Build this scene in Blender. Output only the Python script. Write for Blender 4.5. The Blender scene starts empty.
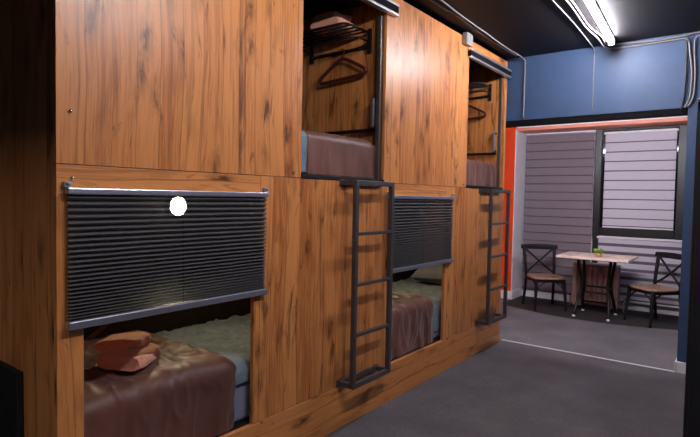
import bpy, bmesh, math, random
from mathutils import Vector, Matrix, noise
random.seed(7)
PI = math.pi
S = 1.09                      # model units to metres, applied once at the very end
C = bpy.context.scene.collection

# ------------------------------------------------------------------ materials
class NT:
    def __init__(s, name):
        s.m = bpy.data.materials.new(name); s.m.use_nodes = True
        s.t = s.m.node_tree; s.n = s.t.nodes; s.l = s.t.links
        s.b = s.n['Principled BSDF']; s.out = s.n['Material Output']
    def node(s, typ, **kw):
        n = s.n.new(typ)
        for k, v in kw.items(): setattr(n, k, v)
        return n
    def put(s, sock, v):
        if hasattr(v, 'is_output'): s.l.new(v, sock)
        else: sock.default_value = v
    def math(s, op, a, b=0.0, c=None):
        n = s.node('ShaderNodeMath', operation=op)
        s.put(n.inputs[0], a); s.put(n.inputs[1], b)
        if c is not None: s.put(n.inputs[2], c)
        return n.outputs[0]
    def comb(s, x, y, z):
        n = s.node('ShaderNodeCombineXYZ')
        for i, v in enumerate((x, y, z)): s.put(n.inputs[i], v)
        return n.outputs[0]
    def noise(s, vec, scale=1.0, detail=3.0, rough=.5, dist=0.0):
        n = s.node('ShaderNodeTexNoise')
        s.l.new(vec, n.inputs['Vector'])
        n.inputs['Scale'].default_value = scale; n.inputs['Detail'].default_value = detail
        n.inputs['Roughness'].default_value = rough; n.inputs['Distortion'].default_value = dist
        return n.outputs['Fac']
    def ramp(s, f, stops):
        n = s.node('ShaderNodeValToRGB'); s.put(n.inputs[0], f)
        e = n.color_ramp.elements
        while len(e) < len(stops): e.new(.5)
        for q, (p, c) in zip(e, stops): q.position = p; q.color = (*c, 1) if len(c) == 3 else c
        return n.outputs[0]
    def mix(s, f, a, b, mode='MIX'):
        n = s.node('ShaderNodeMix', data_type='RGBA', blend_type=mode)
        s.put(n.inputs[0], f)
        s.put(n.inputs[6], (*a, 1) if isinstance(a, tuple) else a)
        s.put(n.inputs[7], (*b, 1) if isinstance(b, tuple) else b)
        return n.outputs[2]
    def obj(s):
        return s.node('ShaderNodeTexCoord').outputs['Object']
    def bump(s, h, strength=.3, dist=.002):
        n = s.node('ShaderNodeBump'); s.put(n.inputs['Height'], h)
        n.inputs['Strength'].default_value = strength; n.inputs['Distance'].default_value = dist
        s.l.new(n.outputs[0], s.b.inputs['Normal'])
    def set(s, **kw):
        for k, v in kw.items():
            k = {'col': 'Base Color', 'rough': 'Roughness', 'metal': 'Metallic', 'spec': 'Specular IOR Level',
                 'sheen': 'Sheen Weight', 'coat': 'Coat Weight', 'coatr': 'Coat Roughness', 'em': 'Emission Color',
                 'ems': 'Emission Strength', 'sheenr': 'Sheen Roughness', 'trans': 'Transmission Weight', 'alpha': 'Alpha'}[k]
            if isinstance(v, tuple) and len(v) == 3: v = (*v, 1)
            s.put(s.b.inputs[k], v)

def srgb(r, g, b):
    f = lambda c: c/12.92 if c <= .04045 else ((c+.055)/1.055)**2.4
    return tuple(f(x/255) for x in (r, g, b))

M = {}
def wood(name, horizontal, light, mid, dark, rough=.36, plank=.105, coat=.0):
    w = NT(name)
    sep = w.node('ShaderNodeSeparateXYZ'); w.l.new(w.obj(), sep.inputs[0])
    oi = w.node('ShaderNodeObjectInfo')
    rnd = w.math('MULTIPLY', oi.outputs['Random'], 17.0)
    if horizontal:
        s = w.math('ADD', sep.outputs[2], w.math('MULTIPLY', sep.outputs[0], .7)); g = sep.outputs[1]
    else:
        s = w.math('ADD', sep.outputs[0], sep.outputs[1]); g = sep.outputs[2]
    s = w.math('ADD', s, rnd)
    wv = w.noise(w.comb(w.math('MULTIPLY', s, 1.6), 0.0, w.math('MULTIPLY', g, .9)), 1.0, 2.0)
    s2 = w.math('ADD', s, w.math('MULTIPLY', w.math('SUBTRACT', wv, .5), .085))
    pk = w.math('DIVIDE', s2, plank)
    idx = w.math('FLOOR', pk)
    fr = w.math('SUBTRACT', pk, idx)
    wn = w.node('ShaderNodeTexWhiteNoise', noise_dimensions='1D'); w.l.new(idx, wn.inputs['W'])
    tone = wn.outputs['Value']
    off = w.math('MULTIPLY', idx, 3.71)
    grain = w.noise(w.comb(w.math('MULTIPLY', s2, 20.0), off, w.math('MULTIPLY', g, 1.0)), 1.0, 6.0, .62, .6)
    fine = w.noise(w.comb(w.math('MULTIPLY', s2, 120.0), off, w.math('MULTIPLY', g, 5.0)), 1.0, 4.0, .65)
    # wide dark streaks and knotty stains, long along the grain
    kn = w.noise(w.comb(w.math('MULTIPLY', s2, 13.0), off, w.math('MULTIPLY', g, 2.6)), 1.0, 4.0, .60, 1.2)
    st = w.noise(w.comb(w.math('MULTIPLY', s2, 20.0), off, w.math('MULTIPLY', g, .55)), 1.0, 4.0, .6, .8)
    v = w.math('ADD', w.math('MULTIPLY', grain, .42), w.math('ADD', w.math('MULTIPLY', tone, .15), w.math('MULTIPLY', fine, .43)))
    base = w.ramp(v, [(.26, tuple(.35*a+.65*b for a, b in zip(dark, mid))), (.39, mid), (.49, light), (.70, tuple(min(1, c*1.2) for c in light))])
    stain = w.ramp(kn, [(.585, (0, 0, 0)), (.70, (1, 1, 1))])
    streak = w.ramp(st, [(.585, (0, 0, 0)), (.68, (1, 1, 1))])
    dk = tuple(c*.55 for c in dark)
    c1 = w.mix(w.math('MULTIPLY', streak, .42), base, dark)
    c2 = w.mix(w.math('MULTIPLY', stain, .75), c1, dk)
    # knots: warped cells, dark heart and a browned ring
    vo = w.node('ShaderNodeTexVoronoi', feature='F1'); vo.inputs['Scale'].default_value = 1.0
    kd = w.noise(w.comb(w.math('MULTIPLY', s2, 60.0), off, w.math('MULTIPLY', g, 16.0)), 1.0, 4.0, .6)
    kw = w.math('MULTIPLY', w.math('SUBTRACT', kd, .5), .75)
    w.l.new(w.comb(w.math('ADD', w.math('MULTIPLY', s2, 9.0), kw), off, w.math('ADD', w.math('MULTIPLY', g, 3.6), kw)), vo.inputs['Vector'])
    kmask = w.ramp(vo.outputs['Distance'], [(.08, (1, 1, 1)), (.15, (.62, .62, .62)), (.24, (.34, .34, .34)), (.44, (0, 0, 0))])
    pick = w.ramp(w.noise(w.comb(w.math('MULTIPLY', s2, 4.0), off, w.math('MULTIPLY', g, 1.5)), 1.0, 2.0), [(.40, (0, 0, 0)), (.47, (1, 1, 1))])
    c2 = w.mix(w.math('MULTIPLY', w.math('MULTIPLY', kmask, pick), .9), c2, dk)
    # broken dark splits running along the board joints
    prox = w.math('MULTIPLY', w.math('ABSOLUTE', w.math('SUBTRACT', fr, .5)), 2.0)
    gate = w.noise(w.comb(w.math('MULTIPLY', s2, 40.0), off, w.math('MULTIPLY', g, 2.2)), 1.0, 5.0, .7)
    split = w.ramp(w.math('MULTIPLY', w.math('POWER', prox, 5.0), gate), [(.33, (0, 0, 0)), (.52, (1, 1, 1))])
    c2 = w.mix(w.math('MULTIPLY', split, .55), c2, dark)
    seam = w.math('LESS_THAN', fr, .016)
    c3 = w.mix(w.math('MULTIPLY', seam, .10), c2, dark)
    w.set(col=c3, rough=rough, spec=.42, coat=coat, coatr=.25)
    w.bump(grain, .12, .001)
    return w.m

WL, WM, WD = (.59, .225, .065), (.43, .132, .033), (.13, .034, .010)
M['wood'] = wood('oak_laminate_vertical', False, WL, WM, WD)
M['wood_h'] = wood('oak_laminate_horizontal', True, WL, WM, WD)

def flat(name, col, rough=.5, metal=0.0, spec=.5, noisy=0.0, nscale=40., bump=0., **kw):
    w = NT(name)
    if noisy or bump:
        o = w.obj(); f = w.noise(o, nscale, 4.0, .6)
        if noisy:
            lo = tuple(c*(1-noisy) for c in col); hi = tuple(min(1, c*(1+noisy)) for c in col)
            w.set(col=w.ramp(f, [(.3, lo), (.7, hi)]))
        else: w.set(col=col)
        if bump: w.bump(f, bump, .002)
    else: w.set(col=col)
    w.set(rough=rough, metal=metal, spec=spec, **kw)
    return w.m

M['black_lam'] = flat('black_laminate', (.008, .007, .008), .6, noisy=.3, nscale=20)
M['black_matte'] = flat('matt_black', (.005, .0045, .006), .85, spec=.12, noisy=.2, nscale=20)
M['black_metal'] = flat('black_powder_coated_steel', (.008, .007, .008), .5, spec=.25, noisy=.15, nscale=60, bump=.05)
M['ladder'] = flat('dark_grey_steel', (.055, .047, .048), .38, noisy=.15, nscale=50)
M['profile'] = flat('dark_bronze_profile', (.20, .17, .15), .38, metal=.8, noisy=.1)
M['alu'] = flat('anodised_aluminium', (.62, .60, .66), .32, metal=.9, noisy=.05)
M['alu_dark'] = flat('grey_aluminium', (.30, .28, .33), .38, metal=.8, noisy=.05)
M['chrome'] = flat('chrome', (.8, .78, .76), .15, metal=1.0, noisy=.03)
M['blue'] = flat('blue_wall_paint', (.034, .068, .148), .55, noisy=.10, nscale=7, bump=.08)
M['black_paint'] = flat('black_ceiling_paint', (.0060, .0046, .0062), .6, spec=.22, noisy=.2, nscale=5, bump=.06)
M['orange'] = flat('orange_wall_paint', (.82, .060, .005), .5, noisy=.06, nscale=6)
M['salmon'] = flat('salmon_reveal_paint', (.80, .26, .175), .5, noisy=.08, nscale=8)
M['white'] = flat('white_paint', (.78, .75, .78), .5, noisy=.04, nscale=9)
M['frame'] = flat('black_window_frame', (.006, .0055, .007), .4, noisy=.1)
M['towel'] = flat('coral_terry', (.85, .36, .225), .95, noisy=.22, nscale=160, bump=.6, sheen=.4)
M['table_wood'] = wood('pale_table_laminate', True, (.86, .64, .55), (.78, .54, .45), (.55, .36, .28), .4, .14)
M['seat_wood'] = wood('chair_seat_wood', False, (.40, .22, .145), (.30, .15, .095), (.13, .06, .038), .32, .09)
M['slat_wood'] = wood('radiator_slat_wood', False, (.68, .42, .32), (.58, .34, .25), (.34, .19, .13), .5, .2)
M['brown_plastic'] = flat('brown_plastic', (.075, .016, .012), .3, noisy=.1)
M['grey_plastic'] = flat('light_grey_plastic', (.30, .29, .29), .4, noisy=.05)
M['conduit'] = flat('grey_beige_conduit', (.20, .18, .18), .45, noisy=.1)
M['conduit_black'] = flat('black_conduit', (.012, .011, .012), .5, noisy=.1)
M['pot'] = flat('wooden_pot', (.50, .28, .12), .6, noisy=.2, nscale=30)
M['leaf'] = flat('green_leaf', (.13, .27, .02), .45, noisy=.35, nscale=40)
M['soil'] = flat('dark_soil', (.03, .02, .015), .9, noisy=.3)
M['strut'] = flat('brown_strut', (.10, .05, .025), .5, noisy=.2)

def carpet():
    w = NT('dark_grey_carpet'); o = w.obj()
    a = w.noise(o, 330., 3., .7); b = w.noise(o, 2.6, 4., .6); c = w.noise(o, 70., 2., .6)
    v = w.math('ADD', w.math('MULTIPLY', a, .55), w.math('ADD', w.math('MULTIPLY', b, .25), w.math('MULTIPLY', c, .2)))
    w.set(col=w.ramp(v, [(.30, (.018, .016, .018)), (.5, (.090, .079, .088)), (.70, (.23, .205, .222))]), rough=.95, spec=.2, sheen=.15)
    w.bump(a, .7, .004); return w.m
M['carpet'] = carpet()
M['dark_band'] = flat('dark_brown_band', (.018, .013, .014), .7, noisy=.25, nscale=60)

def satin(name, c0, c1, rough, sheen, nscale=3.5):
    w = NT(name); o = w.obj()
    a = w.noise(o, nscale, 4., .55); b = w.noise(o, 420., 2., .5)
    w.set(col=w.ramp(a, [(.32, c0), (.68, c1)]), rough=rough, sheen=sheen, sheenr=.4, spec=.35)
    w.bump(b, .25, .001); return w.m
M['spread'] = satin('brown_satin_bedspread', (.095, .035, .024), (.155, .058, .040), .48, .25)
M['duvet'] = satin('blue_grey_cotton', (.125, .165, .205), (.205, .245, .285), .8, .1, 14.)
M['pillow'] = satin('grey_cotton_pillow', (.13, .14, .165), (.18, .19, .22), .8, .15, 6.)
M['sheet'] = satin('lavender_sheet', (.19, .18, .27), (.25, .24, .34), .75, .15, 5.)

def pleat():
    w = NT('grey_pleated_fabric'); o = w.obj()
    a = w.noise(o, 700., 2., .5)
    w.set(col=w.ramp(a, [(.3, (.070, .068, .071)), (.7, (.135, .132, .140))]), rough=.45, spec=.5)
    fz = w.noise(o, 260., 1., .5)
    tr = w.node('ShaderNodeBsdfTransparent'); mx = w.node('ShaderNodeMixShader')
    w.put(mx.inputs[0], w.ramp(fz, [(.35, (.03, .03, .03)), (.62, (.17, .17, .17))]))
    w.l.new(w.b.outputs[0], mx.inputs[1]); w.l.new(tr.outputs[0], mx.inputs[2]); w.l.new(mx.outputs[0], w.out.inputs[0])
    return w.m
M['pleat'] = pleat()

def zebra(name, c):
    w = NT(name); o = w.obj()
    sep = w.node('ShaderNodeSeparateXYZ'); w.l.new(o, sep.inputs[0])
    a = w.noise(w.comb(w.math('MULTIPLY', sep.outputs[0], 14.), 0., w.math('MULTIPLY', sep.outputs[2], 420.)), 1., 3., .6)
    b = w.noise(o, 300., 2., .6)
    v = w.math('ADD', w.math('MULTIPLY', a, .6), w.math('MULTIPLY', b, .4))
    w.set(col=w.ramp(v, [(.3, tuple(x*.86 for x in c)), (.7, tuple(x*1.1 for x in c))]), rough=.7, spec=.3)
    return w.m
M['blind_shaded'] = zebra('shaded_blind_fabric', (.205, .156, .182))  # same fabric as the sash blind, with shade mixed into its colour
M['blind_lit'] = zebra('lit_blind_fabric', (.55, .50, .565))  # lighter copy of that fabric, its brighter lighting put into the colour
M['blind_band_shade'] = zebra('dark_sheer_band_step_shade', (.135, .105, .135))  # sheer bands, and shade painted on the step undersides

def emit(name, col, strength):
    w = NT(name); w.set(col=(0.8, .8, .8), em=col, ems=strength, rough=.5); return w.m
M['tube'] = emit('lit_tube', (.98, .95, 1.0), 150.0)
M['reading'] = emit('lit_reading_lamp', (1.0, .84, .50), 165.0)
w = NT('window_glass'); w.set(col=(.02, .02, .03), rough=.05, trans=.6); M['glass'] = w.m

# ------------------------------------------------------------------ mesh builder
class MB:
    def __init__(s): s.v = []; s.f = []; s.mi = []; s.smooth = []
    def add(s, vs, fs, mi=0, smooth=False):
        k = len(s.v); s.v += [Vector(p) for p in vs]
        for q in fs: s.f.append([k+i for i in q]); s.mi.append(mi); s.smooth.append(smooth)
        return s
    def box(s, x0, x1, y0, y1, z0, z1, mi=0):
        vs = [(x, y, z) for x in (x0, x1) for y in (y0, y1) for z in (z0, z1)]
        return s.add(vs, [(0, 1, 3, 2), (4, 6, 7, 5), (0, 4, 5, 1), (2, 3, 7, 6), (0, 2, 6, 4), (1, 5, 7, 3)], mi)
    def bar(s, a, b, w, h, up=(0, 0, 1), mi=0):
        a, b = Vector(a), Vector(b); d = (b-a).normalized(); up = Vector(up)
        if abs(d.dot(up)) > .98: up = Vector((1, 0, 0))
        r = d.cross(up).normalized(); u = r.cross(d)
        vs = [p + r*i*w/2 + u*j*h/2 for p in (a, b) for i in (-1, 1) for j in (-1, 1)]
        return s.add(vs, [(0, 1, 3, 2), (4, 6, 7, 5), (0, 4, 5, 1), (2, 3, 7, 6), (0, 2, 6, 4), (1, 5, 7, 3)], mi)
    def tube(s, pts, rad, n=10, closed=False, mi=0):
        pts = [Vector(p) for p in pts]; m = len(pts)
        rads = rad if isinstance(rad, (list, tuple)) else [rad]*m
        prev = None; rings = []
        for i, p in enumerate(pts):
            if closed: d = (pts[(i+1) % m]-pts[i-1])
            else: d = pts[min(i+1, m-1)]-pts[max(i-1, 0)]
            d.normalize()
            if prev is None:
                a = Vector((0, 0, 1)) if abs(d.z) < .9 else Vector((1, 0, 0))
                r = d.cross(a).normalized()
            else: r = (prev - d*prev.dot(d)).normalized()
            prev = r; u = d.cross(r)
            rings.append([p + (r*math.cos(2*PI*k/n)+u*math.sin(2*PI*k/n))*rads[i] for k in range(n)])
        vs = [q for r in rings for q in r]; fs = []
        for i in range(m if closed else m-1):
            j = (i+1) % m
            for k in range(n): fs.append((i*n+k, i*n+(k+1) % n, j*n+(k+1) % n, j*n+k))
        if not closed: fs += [tuple(range(n))[::-1], tuple(range((m-1)*n, m*n))]
        return s.add(vs, fs, mi, True)
    def lathe(s, c, prof, n=20, axis='z', mi=0):
        vs = []
        for r, h in prof:
            for k in range(n):
                a, b = r*math.cos(2*PI*k/n), r*math.sin(2*PI*k/n)
                p = {'z': (a, b, h), 'x': (h, a, b), 'y': (b, h, a)}[axis]
                vs.append(Vector(c)+Vector(p))
        fs = []
        for i in range(len(prof)-1):
            for k in range(n): fs.append((i*n+k, i*n+(k+1) % n, (i+1)*n+(k+1) % n, (i+1)*n+k))
        fs += [tuple(range(n))[::-1], tuple(range((len(prof)-1)*n, len(prof)*n))]
        return s.add(vs, fs, mi, True)
    def grid(s, rows, mi=0, smooth=True):
        n = len(rows[0]); vs = [p for r in rows for p in r]; fs = []
        for i in range(len(rows)-1):
            for k in range(n-1): fs.append((i*n+k, i*n+k+1, (i+1)*n+k+1, (i+1)*n+k))
        return s.add(vs, fs, mi, smooth)
    def move(s, mat):
        s.v = [mat @ p for p in s.v]; return s
    def build(s, name, mat, parent=None, bevel=0, seg=2, sub=0, solid=0, smooth=False):
        if parent is None:
            lo = Vector([min(p[i] for p in s.v) for i in range(3)]); hi = Vector([max(p[i] for p in s.v) for i in range(3)])
            org = Vector(((lo.x+hi.x)/2, (lo.y+hi.y)/2, lo.z))
        else: org = parent.get('world_frame', 0) and wloc(parent) or Vector((0, 0, 0))
        me = bpy.data.meshes.new(name)
        me.from_pydata([p-org for p in s.v], [], s.f)
        for m_ in (mat if isinstance(mat, list) else [mat]): me.materials.append(M[m_])
        for p, i, sm in zip(me.polygons, s.mi, s.smooth): p.material_index = i; p.use_smooth = sm or smooth
        bm = bmesh.new(); bm.from_mesh(me); bmesh.ops.recalc_face_normals(bm, faces=bm.faces); bm.to_mesh(me); bm.free()
        o = bpy.data.objects.new(name, me); C.objects.link(o)
        if parent is not None: o.parent = parent
        else: o.location = org
        if solid: m = o.modifiers.new('thickness', 'SOLIDIFY'); m.thickness = solid; m.offset = -1
        if bevel:
            m = o.modifiers.new('edges', 'BEVEL'); m.width = bevel; m.segments = seg; m.limit_method = 'ANGLE'; m.angle_limit = .7
        if sub: m = o.modifiers.new('smooth', 'SUBSURF'); m.levels = m.render_levels = sub
        return o
def wloc(o):
    p = o.location.copy()
    while o.parent: o = o.parent; p = p+o.location
    return p
# A thing built in world coordinates: its Empty stands at its base and its parts are shifted to it.
def thing(name, label, cat, loc=(0, 0, 0), rz=0, group=None, world=True):
    o = bpy.data.objects.new(name, None); C.objects.link(o)
    o.empty_display_size = .1; o.location = loc; o.rotation_euler = (0, 0, rz)
    o['label'] = label; o['category'] = cat
    if group: o['group'] = group
    if world: o['world_frame'] = 1
    return o
def sub_of(parent, mb, name, mat, **kw):
    """a sub-part: the part it hangs on sits at its thing's origin, so shift by the thing's location"""
    root = parent
    while root.parent: root = root.parent
    if root.get('world_frame'): mb.move(Matrix.Translation(-wloc(root)))
    o = mb.build(name, mat, root, **kw) if not root.get('world_frame') else None
    if o is None:
        keep = root['world_frame']; root['world_frame'] = 0
        o = mb.build(name, mat, root, **kw); root['world_frame'] = keep
    o.parent = parent
    return o
def tag(o, label, cat, group=None, kind=None):
    if kind: o['kind'] = kind
    if label: o['label'] = label; o['category'] = cat
    if group: o['group'] = group
    return o
def struct(name, mb, mat, **kw):
    o = mb.build(name, mat, None, **kw); o['kind'] = 'structure'; return o
def copy_tree(o, parent=None):
    c = o.copy(); C.objects.link(c)
    if parent: c.parent = parent
    for ch in [x for x in bpy.data.objects if x.parent == o]: copy_tree(ch, c)
    return c
def relabel(o, label): o['label'] = label; return o
def smoothpath(pts, n=6):
    pts = [Vector(p) for p in pts]; out = []
    for i in range(len(pts)-1):
        p0 = pts[max(i-1, 0)]; p1 = pts[i]; p2 = pts[i+1]; p3 = pts[min(i+2, len(pts)-1)]
        for k in range(n):
            t = k/n
            out.append(.5*((2*p1)+(p2-p0)*t+(2*p0-5*p1+4*p2-p3)*t*t+(3*p1-p0-3*p2+p3)*t**3))
    return out+[pts[-1]]

# ------------------------------------------------------------------ the setting
ZC = 2.59; YB = 4.72; YF = 7.10; XW = 1.392; XR = 2.30; YN = -2.0; XL = -.82
struct('floor', MB().box(-1.7, XR, YN, YF+.1, -.05, 0), 'carpet')
struct('ceiling', MB().box(XL-.1, XR, YN, YB+.02, ZC, ZC+.06), 'black_paint')
struct('ceiling_nook', MB().box(-1.7, XW+.1, YB+.10, YF+.1, 2.27, 2.31), 'black_matte')
struct('wall_right', MB().box(XR, XR+.08, YN, YB, 0, ZC), 'blue')
struct('wall_rear', MB().box(XL-.1, XR, YN-.08, YN, 0, ZC), 'black_paint')
struct('wall_left', MB().box(XL-.1, XL, YN, YF, 0, ZC), 'black_paint') if False else struct('wall_left', MB().box(XL-.1, XL, YN, 4.70, 0, ZC), 'black_paint')
struct('wall_light_blocker', MB().box(XL, XR, -.25, -.15, 1.94, ZC), 'blue')  # unseen slab added to keep the rear tube off the upper end panel
# bulkhead over the opening to the nook, and the wing wall beside it
struct('wall_bulkhead', MB().box(-1.7, XW, YB, YB+.10, 2.03, ZC+.05), 'blue')
struct('trim_bulkhead', MB().box(-1.7, XW-.003, YB+.006, YB+.12, 1.985, 2.03), 'black_matte')
struct('wall_wing', MB().box(XW, XR+.1, YB, YF+.1, 0, ZC+.05), 'blue')
struct('baseboard_wing', MB().box(XW-.010, 1.60, YB-.012, YB, 0, .086), 'white', bevel=.003)
struct('baseboard_wing_return', MB().box(XW-.012, XW, YB-.012, YF, 0, .086), 'white', bevel=.003)
struct('trim_threshold', MB().box(.006, XW-.012, 4.708, 4.722, 0, .006), 'white', bevel=.001)
# nook: orange wall with a deep white window reveal
YO = 6.74; XV = -.665
struct('wall_orange', MB().box(-1.7, XV, YO, YF, 0, 2.27), 'orange')
struct('wall_nook_left', MB().box(-1.78, -1.7, YB, YF, 0, 2.27), 'orange')
struct('trim_reveal', MB().box(XV, XV+.012, YO-.004, YF, 0, 2.22), 'white', bevel=.002)
struct('trim_soffit', MB().box(XV+.012, XW-.012, YO, YF, 2.20, 2.27), 'salmon', bevel=.002)
struct('trim_soffit_edge', MB().box(XV+.012, XW-.012, YO-.012, YO, 2.238, 2.252), 'white', bevel=.002)
struct('baseboard_orange', MB().box(-1.7, XV+.012, YO-.014, YO-.0045, 0, .11), 'white', bevel=.003)
struct('baseboard_reveal', MB().box(XV+.0125, XV+.024, YO-.014, YF, 0, .11), 'white', bevel=.003)
struct('wall_far', MB().box(-1.7, XW+.1, YF, YF+.1, 0, 2.27), 'white')
struct('baseboard_far', MB().box(XV+.03, XW-.013, YF-.02, YF, .0, .085), 'white', bevel=.003)
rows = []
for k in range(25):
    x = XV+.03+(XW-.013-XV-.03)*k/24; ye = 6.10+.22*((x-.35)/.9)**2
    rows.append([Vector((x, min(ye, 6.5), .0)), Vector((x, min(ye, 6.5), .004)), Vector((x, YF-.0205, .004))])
struct('floor_dark_band', MB().grid(rows, smooth=False), 'dark_band')  # thin dark band over the carpet, front edge bowed
# black window frames
f = MB().box(.235, .315, YF-.06, YF-.004, .84, 2.195).box(1.115, 1.20, YF-.06, YF-.004, .84, 2.195)
f.box(.315, 1.115, YF-.06, YF-.004, .885, .985).box(.315, 1.115, YF-.06, YF-.004, 2.172, 2.195)
wf = struct('window_1', f, 'frame', bevel=.006)
g = MB().box(.315, 1.115, YF-.02, YF-.015, .985, 2.172)
gp = sub = g.move(Matrix.Translation(-wf.location)).build('window_pane', 'glass', wf)
m = MB().box(.235, .30, YF-.035, YF-.004, .09, .84); struct('window_2', m, 'frame', bevel=.004)

# ------------------------------------------------------------------ capsule bunk
bunk = thing('capsule_bunk', 'two-tier oak-look capsule bunk block filling the left wall', 'bunk bed', (-.4, 2.72, 0))
def bp(name, mat, *boxes, bevel=.0015, **kw):
    mb = MB()
    for b in boxes: mb.box(*b)
    return mb.build(name, mat, bunk, bevel=bevel, **kw)
Y0, Y1 = .776, 4.668; ZJ = 1.397; ZT = 2.555; T = -.022
bp('upper_panel', 'wood', (T, 0, Y0, 1.945, ZJ+.0015, ZT))
bp('upper_panel', 'wood', (T, 0, 2.690, 3.862, ZJ+.0015, ZT))
bp('corner_stile', 'wood', (T, 0, 4.622, Y1, ZJ+.0015, ZT))
bp('fascia', 'wood_h', (T, -.001, 1.946, 2.689, 2.43, ZT))
bp('fascia', 'wood_h', (T, -.001, 3.863, 4.621, 2.42, ZT))
bp('header', 'wood_h', (T, 0, Y0, 1.672, 1.295, ZJ-.001))
bp('header', 'wood_h', (T, 0, 2.816, 3.532, 1.295, ZJ-.001))
bp('jamb', 'wood', (T, 0, Y0, .864, .242, 1.294))
bp('lower_panel', 'wood', (T, 0, 1.6735, 2.815, .242, ZJ-.001), (T, 0, 1.638, 1.672, .242, 1.294))
bp('lower_panel', 'wood', (T, 0, 3.533, Y1, .242, ZJ-.001))
bp('base_board', 'wood_h', (T, .003, Y0, Y1-.01, 0, .240))
bp('end_panel', 'wood', (XL+.004, T-.0005, Y0, Y0+.02, 0, ZT))
bp('end_panel', 'wood', (XL+.004, T-.0005, 4.605, Y1, .0, ZT))
bp('partition', 'wood', (XL+.024, T-.0005, 2.705, 2.745, .0, ZT))
bp('back_panel', 'black_lam', (XL+.004, XL+.022, Y0+.021, 4.604, 0, ZT))
for a, b in ((Y0+.021, 2.704), (2.746, 4.604)):
    bp('bed_deck', 'black_lam', (XL+.023, T-.001, a, b, .20, .24))
    bp('bed_deck', 'black_lam', (XL+.023, T-.001, a, b, 1.355, 1.396))
    bp('roof_panel', 'black_lam', (XL+.023, T-.001, a, b, 2.515, ZT))
for a, b in ((1.946, 2.689), (3.863, 4.621)):
    bp('edge_trim', 'black_metal', (-.02, .006, a, b, 1.398, 1.416))
    bp('corner_profile', 'profile', (-.05, -.0225, b-.030 if b < 4 else b-.018, b-.001 if b < 4 else b-.0005, 1.417, 2.41), bevel=.003)
for y, z in ((.821, 1.573), (.826, 1.352), (1.886, 1.419), (1.692, .235), (2.262, .243), (3.60, .243), (2.721, 1.551), (3.809, 1.42), (2.755, 1.551)):
    r = .007 if y != 2.755 and y != 2.721 else .003
    MB().lathe((0, y, z), [(r, -.001), (r, .004), (r*.7, .007), (r*.2, .008)], 12, 'x').build('screw_cap', 'chrome', bunk)

# ------------------------------------------------------------------ pleated blinds over the lower openings
def pleated_blind(y0, y1, zb, zt, label):
    t = thing('pleated_blind', label, 'blind', (.012, (y0+y1)/2, zb), group='pleated blinds on the lower bunks')
    MB().box(.002, .030, y0-.006, y1+.006, zt-.020, zt+.002).build('head_rail', 'alu', t, bevel=.004)
    MB().box(.002, .028, y0-.004, y1+.004, zb, zb+.028).build('bottom_rail', 'alu', t, bevel=.004)
    # zigzag fabric: wide pleats at the top, tight ones at the bottom
    zs = [zt-.020]; k = 0
    hgt = (zt-.020)-(zb+.028)
    while True:
        fr = (zs[0]-zs[-1])/hgt
        p = .0222 - .0122*fr**1.2
        if zs[-1]-p < zb+.028: break
        zs.append(zs[-1]-p/2); zs.append(zs[-1]-p/2)
    zs.append(zb+.028)
    rows = []; n = 26
    for i, z in enumerate(zs):
        x = .024 if i % 2 else .003
        rows.append([Vector((x + .0002*math.sin(j*1.7+i), y0+(y1-y0)*j/n, z+.0003*math.sin(j*.9+i*.37))) for j in range(n+1)])
    MB().grid(rows, smooth=False).build('fabric', 'pleat', t)
    MB().tube([(.0145, y0+(y1-y0)*.5, zt-.02), (.0145, y0+(y1-y0)*.5, zb+.02)], .0012, 6).build('cord', 'black_metal', t)
    for y in (y0, y1):
        MB().box(0.0, .018, y-.012, y+.012, zt+.002, zt+.022).lathe((.018, y, zt+.016), [(.007, 0), (.007, .005), (.003, .007)], 10, 'x').build('bracket', 'grey_plastic', t, bevel=.002)
    return t
pleated_blind(.806, 1.694, .846, 1.318, 'grey pleated blind over the nearest lower opening with a lamp glowing through')
pleated_blind(2.735, 3.618, .830, 1.320, 'grey pleated blind behind the nearer ladder, over the second lower opening')

# roller cassettes across the upper openings
def cassette(y0, y1, z0, z1, label):
    t = thing('roller_blind_cassette', label, 'blind', (.02, (y0+y1)/2, z0), group='roller blind cassettes over the upper openings')
    MB().box(.001, .030, y0, y1, z0+.012, z1-.012).build('housing', 'black_matte', t, bevel=.003)
    MB().box(.001, .034, y0, y1, z1-.016, z1).build('top_strip', 'alu', t, bevel=.003)
    MB().box(.001, .034, y0, y1, z0, z0+.017).build('bottom_strip', 'alu', t, bevel=.003)
cassette(1.87, 2.775, 2.420, 2.496, 'striped grey roller cassette above the nearer upper opening')
cassette(3.83, 4.680, 2.405, 2.478, 'striped grey roller cassette above the farther upper opening')

# ------------------------------------------------------------------ ladders
def ladder(y0, y1, x, zb, zt, label):
    t = thing('bunk_ladder', label, 'ladder', (x/2, (y0+y1)/2, zb), group='steel ladders on the bunk')
    w = .027
    for y in (y0+w/2, y1-w/2):
        MB().box(x-w/2, x+w/2, y-w/2, y+w/2, zb, zt).build('upright', 'ladder', t, bevel=.003)
    dz = (zt-zb-w)/4
    for k in (1, 2, 3):
        z = zb+w/2+dz*k
        MB().box(x-w/2, x+w/2, y0+w, y1-w, z-.009, z+.009).build('rung', 'ladder', t, bevel=.003)
    for nm, z in (('foot_frame', zb), ('top_frame', zt-w)):
        b = MB().box(x-w/2, x+w/2, y0+w, y1-w, z, z+w)
        b.box(.006, .006+w*.6, y0+w, y1-w, z, z+w)
        for y in (y0, y1-w): b.box(.006, x-w/2, y, y+w, z, z+w)
        b.build(nm, 'ladder', t, bevel=.002)
    for z in (zb, zt-w):
        for y in (y0-.012, y1-w-.004):
            MB().box(.004, .0095, y, y+.043, z-.004, z+w+.004).build('wall_plate', 'ladder', t, bevel=.001)
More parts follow.
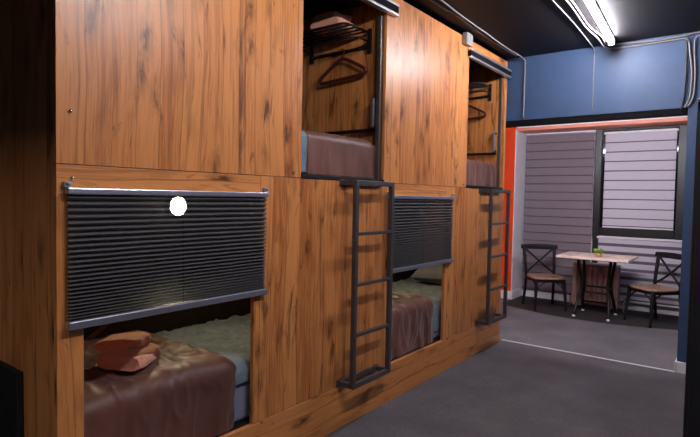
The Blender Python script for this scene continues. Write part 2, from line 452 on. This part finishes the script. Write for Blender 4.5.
ladder(2.262, 2.640, .100, .252, 1.398, 'dark steel ladder nearest the camera, below the first upper opening')
ladder(4.118, 4.530, .100, .262, 1.392, 'dark steel ladder at the far end of the bunk')

# ------------------------------------------------------------------ bedding
def drape(y0, y1, xb, xf, ztop, zbot, seed, amp, nx=26, nf=20, ny=60, r=.05, folds=.5, hem=0.0, fscale=5., slope=0., endr=(0, 0), lim=-.0236, famp=1.):
    """cloth over a bed: flat top from xb to xf, rounded front edge, front drop to zbot"""
    prof = []
    for i in range(nx): prof.append((xb+(xf-r-xb)*i/nx, ztop, 0, 1))
    for i in range(9):
        a = PI/2*i/8; prof.append((xf-r+r*math.sin(a), ztop-r+r*math.cos(a), math.sin(a), math.cos(a)))
    for i in range(1, nf+1): prof.append((xf, ztop-r-(ztop-r-zbot)*i/nf, 1, 0))
    rows = []
    for j in range(ny+1):
        t = j/ny; y = y0+(y1-y0)*t; row = []
        ed0 = max(0, 1-(y-y0)/max(endr[0], 1e-6)) if endr[0] else 0
        ed1 = max(0, 1-(y1-y)/max(endr[1], 1e-6)) if endr[1] else 0
        ed = 1-math.sqrt(max(0, 1-max(ed0, ed1)**2))
        for (x, z, nxn, nzn) in prof:
            down = max(0, (ztop-z))
            q = Vector((x*fscale+seed, y*fscale, z*fscale*.6))
            d = noise.noise(q)*.5+noise.noise(q*2.3)*.3
            rd = 1-abs(noise.noise(Vector((x*fscale*.9+y*2.+seed*3, y*fscale*1.6, z*fscale*.5))))*2.2
            d += folds*max(0, rd)**2*.9
            fo = math.sin(y*34+noise.noise(q*.7)*4+seed)*min(1, down*3.5)*folds
            k = amp*(d+fo*.8)*(1-(1-famp)*nxn)
            row.append(Vector((min(lim, x+nxn*k+ (-.02*ed*nxn)), y + .012*noise.noise(q*1.1+Vector((9, 0, 0)))*(1 if 0 < j < ny else .8) + hem*down*(t-.5), z+nzn*k - ed*.042*nzn)))
        rows.append(row)
    return rows
def mattress(x0, x1, y0, y1, z0, z1, label):
    mb = MB(); n = 14
    mb.box(x0, x1, y0, y1, z0, z1)
    o = mb.build('mattress', 'sheet', None, bevel=.03, seg=4)
    tag(o, label, 'mattress', 'mattresses in the bunk'); return o
def bedcloth(name, mat, rows, label, cat, group, solid=.010):
    o = MB().grid(rows).build(name, mat, None, solid=solid)
    return tag(o, label, cat, group)
XB = XL+.026
mattress(XB, -.054, .802, 2.700, .242, .485, 'lavender-sheeted mattress in the nearest lower bunk')
mattress(XB, -.054, 2.750, 4.600, .242, .490, 'mattress in the farther lower bunk, behind the ladder')
mattress(XB, -.075, .802, 2.700, 1.398, 1.615, 'grey-sheeted mattress in the nearer upper bunk')
mattress(XB, -.075, 2.750, 4.600, 1.398, 1.600, 'mattress in the far upper bunk')
bedcloth('duvet', 'duvet', drape(1.50, 2.695, XB+.004, -.050, .518, .435, 3.1, .016, ny=140, nx=90, nf=8, r=.04, folds=.75, fscale=13., lim=-.040, famp=.4),
         'crumpled blue-grey duvet in the nearest lower bunk', 'duvet', 'duvets in the bunks')
bedcloth('duvet', 'duvet', drape(3.30, 4.595, XB+.004, -.050, .525, .300, 8.4, .016, ny=140, nx=90, nf=12, r=.04, folds=.75, fscale=13., lim=-.040, famp=.4),
         'crumpled blue-grey duvet in the farther lower bunk under the pillow', 'duvet', 'duvets in the bunks')
bedcloth('bedspread', 'spread', drape(.806, 1.580, XB+.006, -.034, .572, .243, 1.7, .016, ny=130, nx=90, nf=36, r=.075, folds=.85, fscale=8.5, famp=.6, endr=(0, .08)),
         'brown satin bedspread carrying two coral towels in the nearest lower bunk', 'bedspread', 'brown bedspreads')
bedcloth('bedspread', 'spread', drape(2.756, 3.480, XB+.006, -.034, .585, .243, 5.2, .014, ny=130, nx=90, nf=36, r=.085, folds=.85, fscale=8.5, famp=.7, endr=(0, .14)),
         'brown satin bedspread in the lower bunk behind the nearer ladder', 'bedspread', 'brown bedspreads')
bedcloth('bedspread', 'spread', drape(2.030, 2.690, XB+.006, -.040, 1.655, 1.420, 9.3, .008, ny=70, nx=40, nf=24, r=.05, folds=.5, fscale=6., endr=(0, .16)),
         'brown bedspread hanging in the nearer upper opening', 'bedspread', 'brown bedspreads')
bedcloth('bedspread', 'spread', drape(3.80, 4.598, XB+.006, -.040, 1.635, 1.420, 2.6, .009, ny=70, nx=40, nf=24, r=.05, folds=.55, fscale=6., endr=(0, .07)),
         'brown bedspread in the far upper opening', 'bedspread', 'brown bedspreads')
bedcloth('duvet', 'duvet', drape(1.30, 2.040, XB+.006, -.044, 1.650, 1.430, 4.4, .006, ny=60, nx=40, nf=18, r=.04, folds=.4, fscale=9.),
         'grey-blue duvet edge beside the brown bedspread in the nearer upper opening', 'duvet', 'duvets in the bunks')
# pillow
def cushion(cx, cy, cz, lx, ly, h, n=22):
    mb = MB()
    for s in (1, -1):
        rows = []
        for i in range(n+1):
            r = []
            for j in range(n+1):
                u = 2*i/n-1; v = 2*j/n-1
                e = (max(0, 1-abs(u)**2.6)*max(0, 1-abs(v)**2.6))**.45
                wv = noise.noise(Vector((u*2, v*2, s)))*.012*e
                pin = 1-.06*(1-abs(u)**2)*abs(v)**6-.06*(1-abs(v)**2)*abs(u)**6
                r.append(Vector((cx+u*lx/2*pin, cy+v*ly/2*pin, cz+s*(h/2*e+wv))))
            rows.append(r if s > 0 else r[::-1])
        mb.grid(rows)
    return mb
pm = cushion(0, 0, 0, .60, .42, .17)
pm.move(Matrix.Translation((-.36, 4.33, .640)) @ Matrix.Rotation(.22, 4, 'X') @ Matrix.Rotation(.1, 4, 'Z'))
tag(pm.build('pillow', 'pillow', None), 'plump grey pillow at the head of the farther lower bunk', 'pillow')

# folded towels
def towel(lx, ly, h, seed):
    """a towel folded in thirds: rounded fold in front, layered end"""
    mb = MB(); n = 30; m = 16
    rows = []
    for j in range(m+1):
        y = -ly/2+ly*j/m; row = []
        e = 1-(abs(2*j/m-1))**8*.12
        for i in range(n):
            a = 2*PI*i/n
            ca, sa = math.cos(a), math.sin(a)
            x = lx/2*math.copysign(abs(ca)**.46, ca)*e
            z = h/2*math.copysign(abs(sa)**.62, sa)*e
            bow = -.06*h*(2*x/lx)**2
            d = noise.noise(Vector((x*22+seed, y*22, z*30)))*.006
            row.append(Vector((x+d, y+d*.5, z+h/2+bow+d+(.10*h*math.sin(y*18+seed)))))
        row.append(row[0].copy()); rows.append(row)
    mb.grid(rows)
    mb.add(rows[0][:-1], [tuple(range(n))]); mb.add(rows[-1][:-1], [tuple(range(n))])
    # the open edge of the fold: a shallow groove line along the front
    return mb
def place_towel(lx, ly, h, seed, loc, rz, tilt, label, group):
    mb = towel(lx, ly, h, seed).move(Matrix.Translation(loc) @ Matrix.Rotation(rz, 4, 'Z') @ Matrix.Rotation(tilt, 4, 'Y'))
    o = mb.build('folded_towel', 'towel', None)
    return tag(o, label, 'towel', group)
place_towel(.205, .175, .066, 1.0, (-.245, 1.172, .590), math.radians(31), 0, 'lower coral towel of the pair on the brown bedspread', 'coral towels on the lower bed')
place_towel(.195, .140, .050, 4.0, (-.300, 1.180, .651), math.radians(36), -.10, 'upper coral towel of the pair on the brown bedspread', 'coral towels on the lower bed')

# ------------------------------------------------------------------ towel racks, hangers, grab rails in the upper bunks
def rack(dy, label):
    t = thing('towel_rack', label, 'rack', (-.375, 2.58+dy, 2.20), group='black towel racks')
    y = 2.704+dy
    for x in (-.132, -.612):
        MB().box(x-.014, x+.014, y-.012, y, 2.205, 2.358).build('wall_bracket', 'black_metal', t, bevel=.003)
    zs = 2.330
    a = []
    for x, s in ((-.132, 1), (-.612, -1)): pass
    path = [(-.132, y-.012, zs), (-.132, y-.20, zs), (-.140, y-.235, zs), (-.165, y-.252, zs), (-.58, y-.252, zs), (-.604, y-.235, zs), (-.612, y-.20, zs), (-.612, y-.012, zs)]
    MB().tube(path, .0075, 10).build('shelf_frame', 'black_metal', t)
    for k in range(4):
        yy = y-.045-.052*k
        MB().tube([(-.126, yy, zs), (-.618, yy, zs)], .006, 8).build('shelf_bar', 'black_metal', t)
    lp = [(-.132, y-.012, 2.275), (-.132, y-.12, 2.275), (-.140, y-.15, 2.272), (-.17, y-.165, 2.27), (-.575, y-.165, 2.27), (-.604, y-.15, 2.272), (-.612, y-.12, 2.275), (-.612, y-.012, 2.275)]
    MB().tube(lp, .006, 8).build('towel_bar', 'black_metal', t)
    MB().box(-.60, -.144, y-.010, y, 2.236, 2.256).build('hook_rail', 'black_metal', t, bevel=.002)
    for k in range(5):
        x = -.19-.09*k
        MB().tube(smoothpath([(x, y-.010, 2.245), (x, y-.028, 2.238), (x, y-.036, 2.228), (x, y-.040, 2.240)], 4), .004, 8).build('hook', 'black_metal', t)
    return t
rack(0, 'black metal towel rack with towels in the nearer upper bunk')
rack(1.901, 'black metal towel rack in the far upper bunk')
place_towel(.25, .175, .055, 2.0, (-.330, 2.568, 2.341), .02, 0, 'lower coral towel of the pair up on the rack', 'coral towels on the rack')
place_towel(.20, .160, .048, 6.0, (-.335, 2.575, 2.397), -.05, 0, 'upper coral towel of the pair up on the rack', 'coral towels on the rack')
def hanger(dy, label, z=0, dx=0):
    y = 2.704+dy-.034
    t = thing('coat_hanger', label, 'hanger', (-.345, y, 2.04+z), group='coat hangers')
    c = -.345
    c += dx
    pts = [(c, y, 2.182), (c-.045, y, 2.165), (c-.15, y, 2.095), (c-.178, y, 2.067), (c-.182, y, 2.050), (c-.170, y, 2.040), (c-.15, y, 2.042), (c, y, 2.052), (c+.15, y, 2.062), (c+.174, y, 2.066), (c+.186, y, 2.078), (c+.180, y, 2.094), (c+.155, y, 2.112), (c+.05, y, 2.166)]
    sp = smoothpath(pts+[pts[0]], 5)[:-1]
    MB().tube([Vector(p)+Vector((0, 0, z)) for p in sp], .0115, 10, True).build('body', 'brown_plastic', t)
    hk = [(c, y, 2.176), (c, y, 2.200), (c+.010, y, 2.212), (c+.016, y-.002, 2.226), (c+.008, y-.003, 2.240), (c-.006, y-.003, 2.243), (c-.014, y-.003, 2.236)]
    MB().tube([Vector(p)+Vector((0, 0, z)) for p in smoothpath(hk, 5)], .004, 8).build('hook', 'brown_plastic', t)
hanger(0, 'brown plastic hanger on the rack in the nearer upper bunk', .012, .020)
hanger(1.901, 'dark hanger on the rack in the far upper bunk')
def grab(dy, label):
    y = 2.704+dy
    t = thing('grab_rail', label, 'rail', (-.25, y-.02, 1.70), group='black grab rails')
    MB().bar((-.046, y-.030, 1.722), (-.47, y-.030, 1.722), .014, .022).build('horizontal_bar', 'black_metal', t, bevel=.003)
    for x in (-.08, -.44): MB().bar((x, y-.03, 1.722), (x, y-.0, 1.722), .016, .016, (1, 0, 0)).build('standoff', 'black_metal', t)
    MB().box(-.075, -.055, y-.062, y-.044, 1.735, 1.915).build('vertical_handle', 'alu_dark', t, bevel=.006)
    for z in (1.745, 1.905): MB().bar((-.065, y-.046, z), (-.065, y, z), .014, .014, (1, 0, 0)).build('handle_mount', 'black_metal', t)
    MB().bar((-.065, y-.03, 1.722), (-.065, y-.053, 1.74), .014, .014, (1, 0, 0)).build('elbow', 'black_metal', t)
grab(0, 'black grab rail on the end wall of the nearer upper bunk')
grab(1.901, 'black grab rail on the end wall of the far upper bunk')

# reading lamp behind the nearest pleated blind
def reading_lamp(yc, label):
    x = XL+.022
    t = thing('reading_lamp', label, 'lamp', (x, yc, 1.18), group='reading lamps in the lower bunks')
    MB().lathe((x, yc, 1.236), [(.062, 0), (.062, .012), (.056, .018)], 24, 'x').build('housing', 'alu_dark', t)
    MB().lathe((x+.018, yc, 1.236), [(.052, 0), (.046, .010), (.030, .017), (.010, .020)], 24, 'x').build('diffuser', 'reading', t)
reading_lamp(1.77, 'small round lit lamp inside the nearest lower bunk, glowing through its blind')
reading_lamp(3.66, 'small round lamp lighting the farther lower bunk, out of sight')
o = MB().bar((XL+.036, 1.22, .55), (XL+.036, 1.52, .74), .010, .022).build('diagonal_strut', 'strut', bunk, bevel=.002)

# grey box on top corner of the far panel
t = thing('wall_socket_box', 'small pale grey junction box near the ceiling beside the far cassette', 'junction box', (.02, 3.77, 2.47))
MB().box(.0005, .042, 3.722, 3.822, 2.485, 2.575).build('housing', 'grey_plastic', t, bevel=.006)
for y in (3.747, 3.797): MB().box(.042, .047, y-.019, y+.019, 2.498, 2.560).build('cover', 'grey_plastic', t, bevel=.003)

# ------------------------------------------------------------------ ceiling lights and conduits
def tube_light(y0, y1, x0, x1, label, ZC=ZC):
    t = thing('tube_light', label, 'lamp', ((x0+x1)/2, (y0+y1)/2, ZC-.065), group='ceiling tube lights')
    dx = (x1-x0)/(y1-y0)
    def sk(mb): mb.move(Matrix.Translation((x0, y0, 0)) @ Matrix.Rotation(-math.atan(dx), 4, 'Z')); return mb
    L = y1-y0
    sk(MB().box(-.022, .022, 0, L, ZC-.020, ZC-.0005)).build('base', 'white', t, bevel=.004)
    sk(MB().tube([(0, .012, ZC-.036), (0, L-.012, ZC-.036)], .0185, 14)).build('tube', 'tube', t)
    for y in (0, L-.014): sk(MB().box(-.022, .022, y, y+.014, ZC-.058, ZC-.020)).build('end_cap', 'white', t, bevel=.003)
tube_light(3.36, 4.55, .955, .880, 'lit white tube light on the black ceiling near the blue bulkhead')
tube_light(-1.75, -.75, 1.2, 1.2, 'unseen fill tube added on the ceiling behind the light blocker')  # unseen lamp, added to lift the dark bunk end panel
tube_light(1.00, 2.19, 1.50, 1.50, 'tube light on the ceiling halfway along the bunk')

t = thing('wall_tube_light', 'tube light on the nook side of the bulkhead', 'lamp', (.5, 4.86, 2.06))
MB().box(-.35, 1.35, 4.8205, 4.838, 2.10, 2.144).build('base', 'white', t, bevel=.004)
MB().tube([(-.338, 4.856, 2.122), (1.338, 4.856, 2.122)], .0185, 14).build('tube', 'tube', t)
for x in (-.35, 1.336): MB().box(x, x+.014, 4.838, 4.878, 2.10, 2.144).build('end_cap', 'white', t, bevel=.003)

def conduit(name, pts, r, mat, label, n=8):
    p = smoothpath(pts, n)
    o = MB().tube(p, r, 8).build(name, mat, None)
    tag(o, label, 'conduit', 'cable conduits')
zc = ZC-.012
conduit('cable_conduit', [(.175, 2.5, zc), (.172, 3.0, zc), (.150, 3.4, zc), (.138, 3.83, zc), (.122, 4.27, zc), (.126, 4.62, zc), (.140, 4.690, zc-.02), (.145, 4.705, zc-.06), (.144, 4.705, 2.29), (.143, 4.706, 2.045)], .0062, 'conduit',
        'grey corrugated conduit above the bunk edge, bending down the blue wall')
conduit('cable_conduit', [(.135, 2.5, zc), (.118, 3.15, zc), (.128, 3.38, zc), (.108, 3.85, zc), (.098, 4.25, zc), (.104, 4.60, zc)], .0062, 'conduit',
        'thinner conduit on the ceiling hugging the bunk top')
conduit('cable_conduit', [(.845, 3.0, zc), (.842, 3.55, zc), (.815, 4.12, zc), (.835, 4.40, zc), (.822, 4.64, zc), (.87, 4.690, zc), (1.12, 4.700, zc-.014), (1.34, 4.702, zc-.010), (1.44, 4.702, zc), (1.70, 4.702, zc+.002)], .0062, 'conduit',
        'conduit beside the tube light turning right along the blue bulkhead top')
conduit('cable_conduit', [(.815, 3.0, zc), (.818, 3.55, zc), (.790, 4.12, zc), (.800, 4.40, zc), (.792, 4.62, zc), (.80, 4.690, zc-.01), (.86, 4.704, zc-.030), (1.12, 4.704, zc-.034), (1.33, 4.704, zc-.030), (1.375, 4.704, zc-.05), (1.392, 4.704, zc-.15), (1.408, 4.704, 2.28), (1.402, 4.704, 2.11), (1.372, 4.704, 2.03)], .0062, 'conduit',
        'inner conduit by the tube light, dropping at the right bulkhead end')
conduit('cable_conduit', [(1.46, 4.703, zc-.025), (1.425, 4.703, zc-.04), (1.418, 4.703, zc-.12), (1.430, 4.703, 2.28), (1.424, 4.703, 2.11), (1.392, 4.703, 2.035)], .0062, 'conduit',
        'right conduit in the bundle at the right end of the bulkhead')
conduit('cable_conduit', [(1.368, 4.703, zc-.045), (1.371, 4.703, 2.29), (1.366, 4.703, 2.12), (1.350, 4.703, 2.02)], .007, 'conduit_black',
        'black cable in the bundle at the right end of the bulkhead')
conduit('cable_conduit', [(.765, 3.0, zc+.003), (.745, 3.5, zc+.003), (.740, 4.0, zc+.003), (.713, 4.64, zc+.003), (.714, 4.706, zc-.02), (.717, 4.710, zc-.06), (.719, 4.710, 2.3), (.721, 4.710, 2.045)], .0042, 'conduit',
        'thin conduit running down the middle of the blue bulkhead')

# ------------------------------------------------------------------ nook furniture
# blinds
def zebra_blind(name, x0, x1, z0, z1, y, pitch, mats, label, step=.012, band=None, rail=True):
    t = thing(name, label, 'blind', ((x0+x1)/2, y, z0), group='window blinds')
    mb = MB(); z = z1; i = 0
    while z > z0+.01:
        zl = max(z0, z-pitch)
        if band:
            zm = z-(z-zl)*band
            mb.add([(x0, y-.004, z), (x1, y-.004, z), (x1, y-.006, zm), (x0, y-.006, zm)], [(0, 1, 2, 3)], 0)
            mb.add([(x0, y, zm), (x1, y, zm), (x1, y, zl), (x0, y, zl)], [(0, 1, 2, 3)], 1)
        else:
            zm = zl+.012
            mb.add([(x0, y-.001, z), (x1, y-.001, z), (x1, y-step, zm), (x0, y-step, zm)], [(0, 1, 2, 3)], 0)
            mb.add([(x0, y-step, zm), (x1, y-step, zm), (x1, y-.001, zl), (x0, y-.001, zl)], [(0, 1, 2, 3)], 1)  # downward step face takes the dark colour as a painted shadow line
        z = zl
    mb.build('fabric', mats, t)
    if rail:
        MB().box(x0-.004, x1+.004, y-.022, y+.004, z1, z1+.022).build('head_rail', 'white', t, bevel=.004)
        MB().box(x0, x1, y-.014, y+.002, z0-.016, z0).build('bottom_rail', 'white', t, bevel=.003)
        for x in (x0-.008, x1+.008): MB().lathe((x, y-.012, z1+.006), [(.013, -.008), (.013, .008)], 12, 'x').build('end_cap', 'white', t)
    else:
        MB().box(x0, x1, y-.018, y+.002, z1, z1+.014).build('head_rail', 'alu_dark', t, bevel=.003)
    return t
zebra_blind('zebra_blind', XV+.030, .222, .105, 2.165, YF-.035, .1075, ['blind_shaded', 'blind_band_shade'], 'tall grey blind on the left, shade painted in, behind the left chair', rail=False)
zebra_blind('zebra_blind', .352, 1.100, 1.006, 2.135, YF-.066, .115, ['blind_lit', 'blind_band_shade'], 'grey blind with painted-in light inside the black window sash', step=.008)
zebra_blind('zebra_blind', .312, 1.34, .118, .860, YF-.064, .098, ['blind_lit', 'blind_band_shade'], 'striped blind below the sash, behind the right chair', band=.62)

# radiator with a slatted wooden cover
t = thing('radiator', 'wood-slatted radiator under the window, seen through the table legs', 'radiator', (.345, 6.86, 0))
MB().box(.10, .60, 6.83, 6.89, .10, .535).build('body', 'alu_dark', t, bevel=.01)
for k in range(9):
    x = .085+.0575*k; e = k in (0, 1, 7, 8)
    MB().box(x, x+.048, 6.80 if e else 6.812, 6.828, .03 if e else .10, .53 if e else .515).build('slat', 'slat_wood', t, bevel=.004)
MB().box(.085, .60, 6.800, 6.90, .536, .556).build('top_grille', 'white', t, bevel=.004)
MB().box(.19, .49, 6.806, 6.829, .085, .099).build('lower_rail', 'black_metal', t, bevel=.003)
for x, s in ((.055, -1), (.645, 1)):
    MB().tube(smoothpath([(x-s*.04, 6.86, .16), (x, 6.855, .155), (x+s*.005, 6.85, .13), (x+s*.005, 6.85, .0)], 4), .009, 8).build('pipe', 'alu', t)
    MB().lathe((x, 6.825, .155), [(.014, -.03), (.020, -.02), (.020, .01), (.012, .02)], 14, 'y').build('valve', 'chrome', t)

# bistro table
TX, TY, TZ = .432, 6.430, .692
t = thing('bistro_table', 'small pale wood-topped table with black curved iron legs by the window', 'table', (TX, TY, 0))
MB().box(TX-.370, TX+.370, TY-.300, TY+.300, TZ-.026, TZ).build('tabletop', 'table_wood', t, bevel=.004)
for sx in (-1, 1):
    for sy in (-1, 1):
        x0 = TX+sx*.16
        pts = [(x0+sx*.012, TY+sy*.125, TZ-.03), (x0, TY+sy*.115, .56), (x0-sx*.018, TY+sy*.085, .42), (x0-sx*.020, TY+sy*.075, .32), (x0, TY+sy*.105, .20), (x0+sx*.012, TY+sy*.165, .10), (x0+sx*.018, TY+sy*.205, .022)]
        lg = MB().tube(smoothpath(pts, 5), [.0165]*31, 10).build('leg', 'black_metal', t)
        sub_of(lg, MB().lathe((x0+sx*.018, TY+sy*.205, 0), [(.013, 0), (.018, .006), (.018, .020), (.010, .026)], 14), 'foot_cap', 'white')
    MB().bar((TX+sx*.140, TY-.075, .325), (TX+sx*.140, TY+.075, .325), .022, .022).build('side_brace', 'black_metal', t, bevel=.003)
    MB().box(TX+sx*.17-.02, TX+sx*.17+.02, TY-.20, TY+.20, TZ-.044, TZ-.026).build('top_bracket', 'black_metal', t, bevel=.003)
for z in (.335, .265): MB().bar((TX-.14, TY, z), (TX+.14, TY, z), .018, .020).build('stretcher', 'black_metal', t, bevel=.003)

# potted plant on the table
px, py = .470, 6.30
t = thing('potted_succulent', 'small green succulent in a round wooden pot on the table', 'plant', (px, py, TZ))
MB().lathe((px, py, TZ+.0005), [(.030, 0), (.038, .012), (.041, .032), (.037, .044), (.031, .044), (.031, .038)], 20).build('pot', 'pot', t)
MB().lathe((px, py, TZ+.034), [(.030, 0), (.030, .005), (.01, .008)], 16).build('soil', 'soil', t)
lf = MB(); random.seed(3)
for k in range(46):
    a = random.uniform(0, 2*PI); el = random.uniform(.25, 1.35); L = random.uniform(.035, .066)
    d = Vector((math.cos(a)*math.cos(el), math.sin(a)*math.cos(el), math.sin(el)))
    b = Vector((px+math.cos(a)*.012, py+math.sin(a)*.012, TZ+.040))
    lf.tube([b, b+d*L*.35, b+d*L*.75, b+d*L], [.003, .0075, .0062, .001], 6)
lf.build('foliage', 'leaf', t)

# cross-back bistro chairs, local frame: faces -y
def chair(name, label, loc, rz):
    t = thing(name, label, 'chair', loc, rz, 'cross-back bistro chairs', world=False)
    t.scale = (1.03, 1.03, 1.035)
    hs = .372
    # seat: rounded trapezoid with a dished top
    n = 40; ring = []
    for k in range(n):
        a = 2*PI*k/n; ca, sa = math.cos(a), math.sin(a)
        x = .195*math.copysign(abs(ca)**.55, ca); y = .190*math.copysign(abs(sa)**.55, sa)
        x *= 1-.10*(y/.19)*.5 - .02
        ring.append((x, y))
    mb = MB()
    def lay(s, z): return [Vector((x*s, y*s, z)) for x, y in ring]
    L = [lay(.97, hs-.012), lay(1, hs-.006), lay(1, hs+.004), lay(.965, hs+.011), lay(.80, hs+.008), lay(.4, hs+.002), lay(.05, hs)]
    vs = [p for r in L for p in r]; fs = [tuple(range(n))[::-1]]
    for i in range(len(L)-1):
        for k in range(n): fs.append((i*n+k, i*n+(k+1) % n, (i+1)*n+(k+1) % n, (i+1)*n+k))
    fs.append(tuple(range((len(L)-1)*n, len(L)*n)))
    mb.add(vs, fs, 0, True).build('seat', 'seat_wood', t)
    # apron
    MB().box(-.165, .165, -.170, -.150, hs-.045, hs-.012).box(-.165, .165, .150, .170, hs-.045, hs-.012).box(-.180, -.160, -.15, .15, hs-.045, hs-.012).box(.160, .180, -.15, .15, hs-.045, hs-.012).build('apron', 'black_metal', t, bevel=.004)
    for s in (-1, 1):
        MB().tube(smoothpath([(s*.158, -.150, hs-.012), (s*.165, -.165, .25), (s*.178, -.188, 0)], 5), [.022-.0008*i for i in range(11)], 10).build('front_leg', 'black_metal', t)
        MB().tube(smoothpath([(s*.180, .215, 0), (s*.172, .180, .20), (s*.168, .168, hs), (s*.176, .190, .54), (s*.186, .228, .715)], 5), [.0155+.0002*i for i in range(21)], 10).build('back_leg', 'black_metal', t)
        # curved brackets under the seat
        for y0, y1 in ((-.158, -.05),):
            MB().tube(smoothpath([(s*.160, y0, .235), (s*.160, y0+.035, .285), (s*.160, y1, hs-.04)], 5), .007, 8).build('side_brace', 'black_metal', t)
        MB().tube(smoothpath([(s*.158, -.160, .235), (s*.125, -.160, .285), (s*.055, -.160, hs-.04)], 5), .007, 8).build('front_brace', 'black_metal', t)
    # crest rail: wide, bowed backwards
    rows = []
    for z, dy in ((.672, -.004), (.700, 0), (.735, .006)):
        r = []
        for k in range(13):
            u = 2*k/12-1; r.append(Vector((u*.222, .226+dy-.020*u*u+.016, z - (.012*u*u if z > .72 else -.006*u*u))))
        rows.append(r)
    MB().grid(rows).build('crest_rail', 'black_metal', t, solid=.020, bevel=.004)
    # crossed flat bars
    for s in (-1, 1):
        MB().tube(smoothpath([(s*.165, .172, hs+.022), (s*.09, .196-.004*s, .455), (0, .208-.007*s, .53), (-s*.09, .215-.004*s, .61), (-s*.168, .222, .678)], 5), .0115, 8).build('cross_bar', 'black_metal', t)
    return t
chair('bistro_chair', 'cross-back chair left of the table, beside the white reveal', (-.150, 6.475, 0), math.radians(38))
chair('bistro_chair', 'cross-back chair right of the table, beside the blue wall', (1.000, 6.470, 0), math.radians(-40))

# ------------------------------------------------------------------ dark things at the edges
t = thing('black_locker', 'tall black locker cut by the right edge of the picture', 'locker', (1.90, 2.22, 0))
XK = 1.651
MB().box(XK, 2.10, 2.02, 2.44, .03, 1.634).build('body', 'black_lam', t, bevel=.004)
MB().box(XK+.012, 2.09, 2.004, 2.02, .05, 1.615).build('door', 'black_lam', t, bevel=.003)
MB().box(XK, 2.10, 2.0, 2.44, 1.634, 1.640).build('top_edge', 'alu_dark', t, bevel=.002)
MB().box(XK+.01, 2.09, 2.03, 2.43, 0, .03).build('plinth', 'black_lam', t)
MB().tube([(XK+.06, 2.004, .95), (XK+.06, 1.985, .95), (XK+.06, 1.985, 1.08), (XK+.06, 2.004, 1.08)], .005, 8).build('handle', 'alu_dark', t)
o = MB().box(XL+.01, -.262, .750, .774, 0, .655).build('black_slab', 'black_lam', None, bevel=.004)  # plain black slab just in front of the end panel
tag(o, 'flat black slab against the dark bunk end at lower left', 'board')

# ------------------------------------------------------------------ metres, camera, world
for me in bpy.data.meshes: me.transform(Matrix.Scale(S, 4))
for o in bpy.data.objects:
    o.location = o.location*S
    if 'world_frame' in o: del o['world_frame']
    for m in o.modifiers:
        if m.type == 'BEVEL': m.width *= S
        if m.type == 'SOLIDIFY': m.thickness *= S
yaw, pitch, roll = (math.radians(a) for a in (37.385, -2.348, 1.045))
cy, sy = math.cos(yaw), math.sin(yaw)
fwd0 = Vector((-sy, cy, 0)); r0 = Vector((cy, sy, 0)); up = Vector((0, 0, 1))
F = fwd0*math.cos(pitch)+up*math.sin(pitch); U = up*math.cos(pitch)-fwd0*math.sin(pitch)
R = r0*math.cos(roll)+U*math.sin(roll); U2 = U*math.cos(roll)-r0*math.sin(roll)
cam = bpy.data.cameras.new('camera'); co = bpy.data.objects.new('camera', cam); C.objects.link(co)
co.matrix_world = Matrix(((R.x, U2.x, -F.x, 1.80*S), (R.y, U2.y, -F.y, 0), (R.z, U2.z, -F.z, 1.306*S), (0, 0, 0, 1)))
cam.sensor_width = 36; cam.lens = 524.04*36/700; cam.clip_start = .05
sc = bpy.context.scene; sc.camera = co
wd = bpy.data.worlds.new('world'); sc.world = wd; wd.use_nodes = True
wd.node_tree.nodes['Background'].inputs[0].default_value = (.05, .05, .06, 1)
wd.node_tree.nodes['Background'].inputs[1].default_value = .5
sc.view_settings.view_transform = 'Standard'; sc.view_settings.look = 'None'
sc.view_settings.exposure = 0.36; sc.view_settings.gamma = 1.0; sc.view_settings.use_curve_mapping = False
